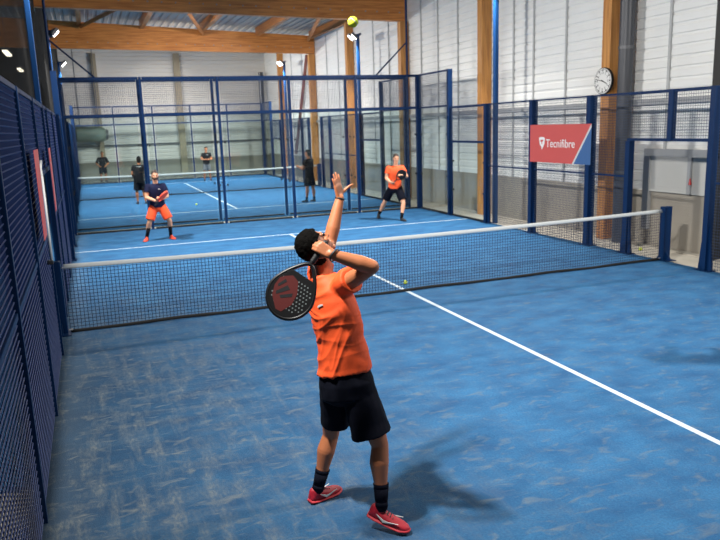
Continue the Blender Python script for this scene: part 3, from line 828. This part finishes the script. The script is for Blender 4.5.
def racket(butt, axis, face, label, L=.455, W=.26, detail=True, body='racket', mark='rred'):
    """padel racket: butt end of grip, axis towards the tip, face normal"""
    a = unit(axis); n = ortho(face, a); s = a.cross(n); butt = V(butt)
    t = thing('padel_racket', label, 'racket', butt)
    def P(u, v, z=0.): return butt+a*u+s*v+n*z
    gl = L*.27
    bm = new(); chain(bm, [P(0, 0), P(gl, 0)], [.0165, .0165], 14, 2); loft(bm, [(P(u, 0), s*.0175*(1+.06*math.sin(u*400)), n*.0165) for u in [gl*i/24 for i in range(25)]], 14); obj('grip', bm, M['clamp'], t, smooth=True)
    u0, u1 = gl+.02, L; uc = gl+(L-gl)*.60; ru = L-uc; hw = W/2
    def outline(k, m=48):
        pts = []
        for i in range(m):
            an = 2*PI*i/m; c, sn = math.cos(an), math.sin(an)
            if c >= 0: u = uc+ru*k*c
            else: u = uc+(uc-gl-.01)*k*c
            wv = hw*k*sn*(1 if c >= 0 else (1-.46*(-c)**1.4))
            pts.append((u, wv))
        return pts
    # solid face with foam core, from the bridge outwards
    bridge = gl+.085*L/.455
    face_pts = [(max(u, bridge), v) for u, v in outline(.93)]
    bm = new(); prism(bm, [P(u, v, -.0165) for u, v in face_pts], n*.033); fo = obj('face', bm, M[body], t, bevel=.003)
    bm = new(); rr = []
    o1 = outline(.965)
    m = len(o1)
    ring = []
    for i in range(m+1):
        u, v = o1[i % m]; c = P(u, v); u2, v2 = o1[(i+1) % m]; d = (P(u2, v2)-c).normalized(); out = d.cross(n)
        ring.append((c, out*.012, n*.019))
    loft(bm, ring, 10, False); obj('frame', bm, M[body], t, smooth=True)
    if detail:
        bm = new()
        for i in range(-5, 6):
            for j in range(9):
                u = bridge+.045+j*.021; v = i*.0205+(.01 if j % 2 else 0)
                if ((u-uc)/(ru*.80))**2+(v/(hw*.80))**2 > 1: continue
                if v > .012 and u > uc-.095: pass
                for z in (-.0172, .0165):
                    q = P(u, v, z); cone(bm, q, q+n*.0007, .0048, .0048, 10)
        h = obj('holes', bm, M['rhole'], fo); h['kind'] = 'stuff'
        for sg in (1, -1):
            z = .0166 if sg > 0 else -.0176
            pts = [(bridge+.03, -.05), (bridge+.045, -.005), (uc-.02, .030), (uc+.05, .036), (L-.035, .005), (L-.032, -.03), (uc+.06, -.092), (uc, -.112), (uc-.05, -.108), (bridge+.055, -.085)]
            bm = new(); prism(bm, [P(u, -v, z) for u, v in pts], n*.001); tag(obj('red_print', bm, M[mark], fo), 'dark red print', None)
            z2 = z+(.0012 if sg > 0 else -.0012)
            for q in ([(uc-.035, -.045), (uc-.02, -.02), (uc+.045, -.075), (uc+.03, -.085)], [(uc-.01, .005), (uc+.01, .012), (uc+.05, -.04), (uc+.04, -.055)], [(uc-.06, -.075), (uc-.05, -.06), (uc+.0, -.088), (uc-.01, -.098)]):
                bm = new(); prism(bm, [P(u, -v, z2) for u, v in q], n*.0006); obj('black_stroke', bm, M['clamp'], fo)
    return t

# --- the serving player, seen from behind
def hfold(p):
    q = p-V((-3.05, -5.73, 1.0))
    x, y, z = q.x*.934-q.y*.355, q.x*.355+q.y*.937, q.z      # x across the back, z up
    lo = max(0, min(1, (.50-z)/.42))
    wob = .35*noise.noise(V((x*3, y*3, z*3)))
    def ridge(ang, f1, f2, sd):
        c, n = math.cos(ang), math.sin(ang)
        u, v = x*c+z*n, -x*n+z*c
        r = 1-abs(noise.noise(V((u*f2+sd, v*f1+wob*1.6, y*4+sd))))*2.4
        return max(0, r)**2
    up = ridge(.55, 11, 2.2, 0.)*.6+ridge(.15, 13, 2.6, 5.)*.4     # across, from the right shoulder
    dn = ridge(1.15, 12, 1.8, 9.)*.7+ridge(1.45, 14, 2., 3.)*.5    # long pulls towards the hem
    m = .5+.5*noise.noise(p*3+V((2, 7, 1)))
    return .021*(up*(1-lo)+dn*lo)*(.35+.65*m)+.0025*noise.noise(p*14)
def sfold(p):
    return .008*noise.noise(V((p.x*11, p.y*11, p.z*3)))+.004*noise.noise(p*16)
RK = unit((-.625, -.05, -.775))                    # racket axis, hanging down behind the shoulder
GP = V((-3.235, -5.955, 1.868))                  # grip centre in the right hand
hd = ortho((-.93, .355, .10), RK); hn = hd.cross(RK)*-1
if hn.dot(V((.35, .937, 0))) < 0: hn = -hn
wr = GP-hd*.066-hn*.030
hero = dict(pelvis=(-3.043, -5.745, .945), waist=(-3.050, -5.74, 1.13), chest=(-3.088, -5.706, 1.405), neck=(-3.132, -5.658, 1.645),
    head=(-3.172, -5.634, 1.828), hfwd=V((.934, -.355, 0))*.50+V((.35, .937, 0))*.40+V((0, 0, .78)), hup=V((.934, -.355, 0))*-.62+V((.35, .937, 0))*-.25+V((0, 0, .62)),
    shL=(-3.135, -5.545, 1.625), elL=(-3.000, -5.405, 1.815), wrL=(-2.905, -5.370, 2.100), shR=(-3.060, -5.815, 1.60), elR=(-2.965, -6.075, 1.752), wrR=wr,
    hipL=(-3.094, -5.645, .87), knL=(-3.089, -5.514, .482), anL=(-3.190, -5.505, .125), heelL=(-3.262, -5.512, .0), toeL=(-3.010, -5.430, .0),
    hipR=(-2.974, -5.835, .89), knR=(-2.891, -5.930, .545), anR=(-2.921, -6.000, .19), heelR=(-2.992, -5.940, .075), toeR=(-2.792, -6.132, .008),
    cuffL=(-3.082, -5.610, .60), cuffR=(-2.935, -5.895, .612))
hero['handL'] = dict(d=V((.934, -.355, 0))*-.16+V((.35, .937, 0))*.0+V((0, 0, 1)), n=V((.35, .937, 0))*.7+V((.934, -.355, 0))*-1, curl=(.02, .1, .1), spread=.10,
                     thumb=((.80, .5, -.5), (.75, .55, -.6), (.8, .3, -.7)))
hero['handR'] = dict(d=hd, n=hn, curl=(.75, 1.05, .8), spread=.03, thumb=((.5, .6, .6), (.3, .6, .8), (.1, .5, .95)))
hp, F = person('person in orange jersey and navy shorts serving with one arm raised, seen from behind', (-3.03, -5.75), hero,
    dict(shirt='orange', shorts='navy', shoe='shoe', sole='sole', sock='sock', sockh=.24, fold=hfold, fold2=sfold, hemw=(.195, .15), w1=(.182, .142), hem=-.075, cuffw=dict(L=.100, R=.135), sleeve=.30, shortw=(.205, .15)), .0052, hero=True)
def ring_part(name, c, d, r, w, m, parent):
    d, u, q = frame_of(d); bm = new()
    loft(bm, [(V(c)+(u*math.cos(t)+q*math.sin(t))*r, (u*math.cos(t)+q*math.sin(t))*w*.4, d*w) for t in [2*PI*i/28 for i in range(29)]], 8, False)
    return obj(name, bm, m, parent, smooth=True)
a = V(hero['wrL']); b = V(hero['elL'])
ring_part('bracelet', a.lerp(b, .03), a-b, .031, .006, M['clamp'], hp)
a = V(wr); b = V(hero['elR'])
ring_part('wrist_strap', a.lerp(b, .10), (a-b)+V((.1, .15, .05)), .040, .007, M['clamp'], hp)
from mathutils.bvhtree import BVHTree
jm = [o for o in hp.children if o.name.startswith('jersey')][0]
bt = BVHTree.FromPolygons([v.co+hp.location for v in jm.data.vertices], [tuple(q.vertices) for q in jm.data.polygons])
lo_, no_, _, _ = bt.find_nearest(V((-3.235, -5.80, 1.475)))
ax = ortho((.934, -.355, .25), no_); ay = no_.cross(ax)
bm = new(); q = lo_+no_*.001
prism(bm, [q-ax*.024-ay*.004, q+ax*.024+ay*.002, q+ax*.022+ay*.010, q-ax*.004+ay*.012, q-ax*.022+ay*.006], no_*.004)
tag(obj('back_mark', bm, M['tape'], jm), 'small white mark', None)
racket(GP-RK*.042, RK, (-.30, -.95, .30), 'black padel racket with dark red print hanging from the hand of the serving player', .515, .280)
# --- the far players and the people on the second court
def H(d, n, curl=(.5, .7, .6), **k): return dict(d=V(d), n=V(n), curl=curl, **k)
# facing the camera: their right hand is on the left of the picture
navy = dict(pelvis=(-3.005, 7.86, .84), waist=(-3.01, 7.82, 1.00), chest=(-3.017, 7.79, 1.20), neck=(-3.02, 7.77, 1.385),
    head=(-3.02, 7.73, 1.565), hfwd=(.02, -1, -.06), hup=(0, -.05, 1),
    shR=(-3.195, 7.79, 1.315), elR=(-3.255, 7.74, 1.06), wrR=(-3.06, 7.52, .98), shL=(-2.845, 7.79, 1.315), elL=(-2.775, 7.72, 1.07), wrL=(-2.93, 7.53, 1.02),
    hipR=(-3.105, 7.86, .82), knR=(-3.235, 7.78, .46), anR=(-3.315, 7.90, .11), heelR=(-3.30, 7.95, 0), toeR=(-3.40, 7.69, 0),
    hipL=(-2.905, 7.86, .82), knL=(-2.765, 7.78, .46), anL=(-2.755, 7.90, .11), heelL=(-2.76, 7.95, 0), toeL=(-2.68, 7.69, 0),
    handR=H((.75, -.45, .25), (.3, .3, 1), (.9, 1.0, .8)), handL=H((-.5, -.5, .4), (-.6, .2, -.6), (.6, .7, .5)))
person('bearded person in navy jersey and orange shorts waiting beyond the net, facing the camera', (-3.02, 7.86), navy,
    dict(shirt='navyshirt', shorts='orangeshort', shoe='shoeorange', sock='blackcloth', sockh=.55, hair='hairbrown', beard=True, k=.98, cuff=.112, short=.85, chest_mark=True, skin='skin2'), .009)
racket((-3.10, 7.47, .88), (.50, -.20, .55), (.86, -.45, .2), 'orange padel racket held in front by the bearded person in navy jersey', .455, .26, False, 'shoeorange')
orng = dict(pelvis=(3.305, 8.0, .87), waist=(3.30, 7.99, 1.04), chest=(3.30, 7.97, 1.27), neck=(3.315, 7.96, 1.47),
    head=(3.325, 7.93, 1.655), hfwd=(-.15, -1, -.02), hup=(0, -.04, 1),
    shR=(3.135, 8.02, 1.405), elR=(3.055, 8.0, 1.14), wrR=(3.10, 7.80, 1.03), shL=(3.495, 7.93, 1.405), elL=(3.575, 7.80, 1.17), wrL=(3.36, 7.64, 1.23),
    hipR=(3.215, 8.04, .85), knR=(3.10, 8.26, .47), anR=(3.02, 8.50, .13), heelR=(3.03, 8.57, .06), toeR=(2.93, 8.33, .01),
    hipL=(3.40, 7.96, .85), knL=(3.425, 7.72, .47), anL=(3.315, 7.62, .11), heelL=(3.315, 7.67, 0), toeL=(3.34, 7.40, 0),
    handR=H((.3, -.8, -.1), (.5, .1, .3), (.8, .9, .7)), handL=H((-.8, -.4, .2), (0, .3, -1), (.6, .7, .5)))
person('person in orange jersey and dark shorts striding beyond the net at right, facing the camera', (3.2, 8.03), orng,
    dict(shirt='orange', shorts='navy', shoe='shoedark', sock='blackcloth', sockh=.18, hair='hairbrown', k=1., cuff=.112, short=.80, skin='skin2'), .009)
racket((3.13, 7.72, 1.02), (.62, -.2, .62), (.2, -.95, .2), 'dark padel racket held across the chest by the striding person in orange', .455, .26, False, 'racket')
c2l = dict(pelvis=(-2.79, 17.5, .86), waist=(-2.78, 17.5, 1.02), chest=(-2.76, 17.51, 1.24), neck=(-2.74, 17.52, 1.44),
    head=(-2.73, 17.54, 1.61), hfwd=(.2, 1, 0), hup=(0, 0, 1),
    shL=(-2.93, 17.53, 1.37), elL=(-3.0, 17.55, 1.10), wrL=(-2.93, 17.72, .92), shR=(-2.56, 17.50, 1.37), elR=(-2.50, 17.55, 1.10), wrR=(-2.60, 17.75, 1.0),
    hipL=(-2.88, 17.5, .84), knL=(-2.90, 17.54, .46), anL=(-2.90, 17.50, .10), heelL=(-2.90, 17.44, 0), toeL=(-2.93, 17.71, 0),
    hipR=(-2.70, 17.5, .84), knR=(-2.66, 17.56, .46), anR=(-2.62, 17.50, .10), heelR=(-2.62, 17.44, 0), toeR=(-2.58, 17.71, 0),
    handL=H((.2, .6, -.6), (.9, 0, 0)), handR=H((-.3, .7, -.2), (-.6, -.3, -.2)))
person('person in black with white print on the back, standing on the far court, left', (-2.78, 17.5), c2l,
    dict(shirt='blackcloth', shorts='blackcloth', shoe='shoedark', hair='hair', k=.97, short=.86, print=True), .010)
c2r = dict(pelvis=(2.70, 14.05, .86), waist=(2.70, 14.05, 1.03), chest=(2.70, 14.05, 1.29), neck=(2.69, 14.05, 1.50),
    head=(2.67, 14.06, 1.685), hfwd=(-.75, .65, 0), hup=(0, 0, 1),
    shL=(2.545, 13.97, 1.42), elL=(2.47, 14.02, 1.16), wrL=(2.38, 14.22, 1.22), shR=(2.83, 14.15, 1.42), elR=(2.80, 14.30, 1.15), wrR=(2.58, 14.42, 1.18),
    hipL=(2.61, 14.0, .84), knL=(2.58, 14.02, .46), anL=(2.56, 14.05, .10), heelL=(2.60, 14.02, 0), toeL=(2.40, 14.18, 0),
    hipR=(2.78, 14.10, .84), knR=(2.82, 14.08, .46), anR=(2.84, 14.08, .10), heelR=(2.87, 14.04, 0), toeR=(2.74, 14.26, 0),
    handL=H((-.7, .5, .3), (.4, .6, 0)), handR=H((-.8, .3, .2), (-.1, -.7, 0)))
pr_, F_ = person('person in black seen from behind on the far court, right, near the glass', (2.70, 14.05), c2r,
    dict(shirt='blackcloth', shorts='blackcloth', shoe='shoedark', sock='blackcloth', sockh=.14, hair='hair', k=1.0, short=.72), .010)
far = dict(pelvis=(1.30, 28, .86), waist=(1.30, 28, 1.03), chest=(1.30, 27.98, 1.27), neck=(1.31, 27.97, 1.46),
    head=(1.32, 27.95, 1.63), hfwd=(0, -1, 0), hup=(0, 0, 1),
    shR=(1.13, 27.98, 1.38), elR=(1.05, 27.93, 1.12), wrR=(1.2, 27.75, 1.1), shL=(1.49, 27.98, 1.38), elL=(1.57, 27.93, 1.12), wrL=(1.42, 27.74, 1.1),
    hipR=(1.21, 28, .84), knR=(1.17, 27.95, .46), anR=(1.15, 28.0, .10), heelR=(1.15, 28.05, 0), toeR=(1.12, 27.79, 0),
    hipL=(1.39, 28, .84), knL=(1.43, 27.95, .46), anL=(1.46, 28.0, .10), heelL=(1.46, 28.05, 0), toeL=(1.5, 27.79, 0),
    handR=H((.6, -.5, 0), (.3, .6, .3)), handL=H((-.6, -.5, 0), (-.3, .6, .3)))
person('small dark clad person far away behind the farther net, facing the camera', (1.3, 28), far,
    dict(shirt='blackcloth', shorts='grey', shoe='shoedark', hair='hair', k=.97, chest_mark=True), .012)
sp = dict(pelvis=(-3.75, 31.8, .80), waist=(-3.75, 31.8, .97), chest=(-3.74, 31.78, 1.18), neck=(-3.73, 31.75, 1.36),
    head=(-3.71, 31.72, 1.53), hfwd=(.2, -1, -.1), hup=(0, 0, 1),
    shR=(-3.93, 31.78, 1.28), elR=(-4.05, 31.72, 1.02), wrR=(-3.92, 31.55, .88), shL=(-3.55, 31.78, 1.28), elL=(-3.44, 31.72, 1.02), wrL=(-3.58, 31.55, .88),
    hipR=(-3.85, 31.8, .78), knR=(-3.87, 31.7, .44), anR=(-3.87, 31.8, .10), heelR=(-3.87, 31.85, 0), toeR=(-3.9, 31.6, 0),
    hipL=(-3.65, 31.8, .78), knL=(-3.63, 31.7, .44), anL=(-3.62, 31.8, .10), heelL=(-3.62, 31.85, 0), toeL=(-3.58, 31.6, 0),
    handR=H((.5, -.3, -.5), (.3, .6, .3)), handL=H((-.5, -.3, -.5), (-.3, .6, .3)))
person('dark clad onlooker standing behind the farthest glass wall at the left', (-3.75, 31.8), sp,
    dict(shirt='blackcloth', shorts='blackcloth', shoe='shoedark', hair='hair', k=.95, sleeve=.95, short=1.0, cuff=.1), .012)

pt = {}
for q, v in orng.items():
    if isinstance(v, dict): pt[q] = v
    else:
        v = V(v); pt[q] = (V((2.22-(v.x-3.3), -4.75-(v.y-8.0), v.z)) if q[0] != 'h' or q in ('hipL', 'hipR', 'head', 'heelL', 'heelR') else V((-v.x, -v.y, v.z)))
for c in 'LR': pt['hand'+c] = H((-.5 if c == 'R' else .5, .6, 0), (0, 0, -1), (.6, .7, .5))
person('partner in orange jersey at the right, facing the net from the near half', (2.3, -4.8), pt,
    dict(shirt='orange', shorts='navy', shoe='shoe', sock='sock', hair='hair', k=1., cuff=.112, short=.80), .009)


# ------------------------------------------------------------------ tennis balls
def tball(c, label, r=.033):
    t = bm = new(); sph(bm, c, r, 3)
    o = obj('tennis_ball', bm, M['ball'], loc=c, smooth=True); tag(o, label, 'ball', 'yellow balls')
    bm = new(); n = 60; pts = []
    for i in range(n):
        a = 2*PI*i/n; p = V((math.cos(a)+.35*math.cos(3*a)*-1, math.sin(a)+.35*math.sin(3*a), 1.0*math.sin(2*a))).normalized()*r*1.0
        pts.append(V(c)+p)
    for i in range(n): bar(bm, pts[i], pts[(i+1) % n], .0035)
    obj('seam', bm, M['tape'], o)
tball((-2.821, -5.508, 3.21), 'yellow ball high in the air above the serving player', .0335)
tball((.18, .47, .034), 'yellow ball on the blue court just behind the near net')
tball((5.56, 1.1, -.008), 'yellow ball on the concrete strip by the side gate')
tball((-1.05, 15.6, .034), 'yellow ball on the far court behind the glass, beside the player in navy')

# ------------------------------------------------------------------ light, world, camera
w = bpy.data.worlds.new('World'); S.world = w; w.use_nodes = True
bg = w.node_tree.nodes['Background']; bg.inputs[0].default_value = (.9, .95, 1., 1); bg.inputs[1].default_value = .20
cd = bpy.data.cameras.new('Camera'); cam = bpy.data.objects.new('Camera', cd); COL.objects.link(cam); S.camera = cam
yaw, pitch, roll = .356598138, .200779688, -.0342691915
f = V((math.sin(yaw)*math.cos(pitch), math.cos(yaw)*math.cos(pitch), -math.sin(pitch)))
r = V((math.cos(yaw), -math.sin(yaw), 0)); u = r.cross(f)
c, s = math.cos(roll), math.sin(roll)
r, u = c*r+s*u, -s*r+c*u
cam.matrix_world = Matrix(((r.x, u.x, -f.x, -4.46635), (r.y, u.y, -f.y, -9.899), (r.z, u.z, -f.z, 2.57162), (0, 0, 0, 1)))
cd.sensor_width = 36; cd.lens = 35.512; cd.clip_start = .05; cd.clip_end = 200
cd.dof.use_dof = True; cd.dof.focus_distance = 4.7; cd.dof.aperture_fstop = 4.0
S.view_settings.view_transform = 'Standard'; S.view_settings.look = 'None'
S.view_settings.exposure = -0.08; S.view_settings.gamma = 1.0; S.view_settings.use_curve_mapping = False
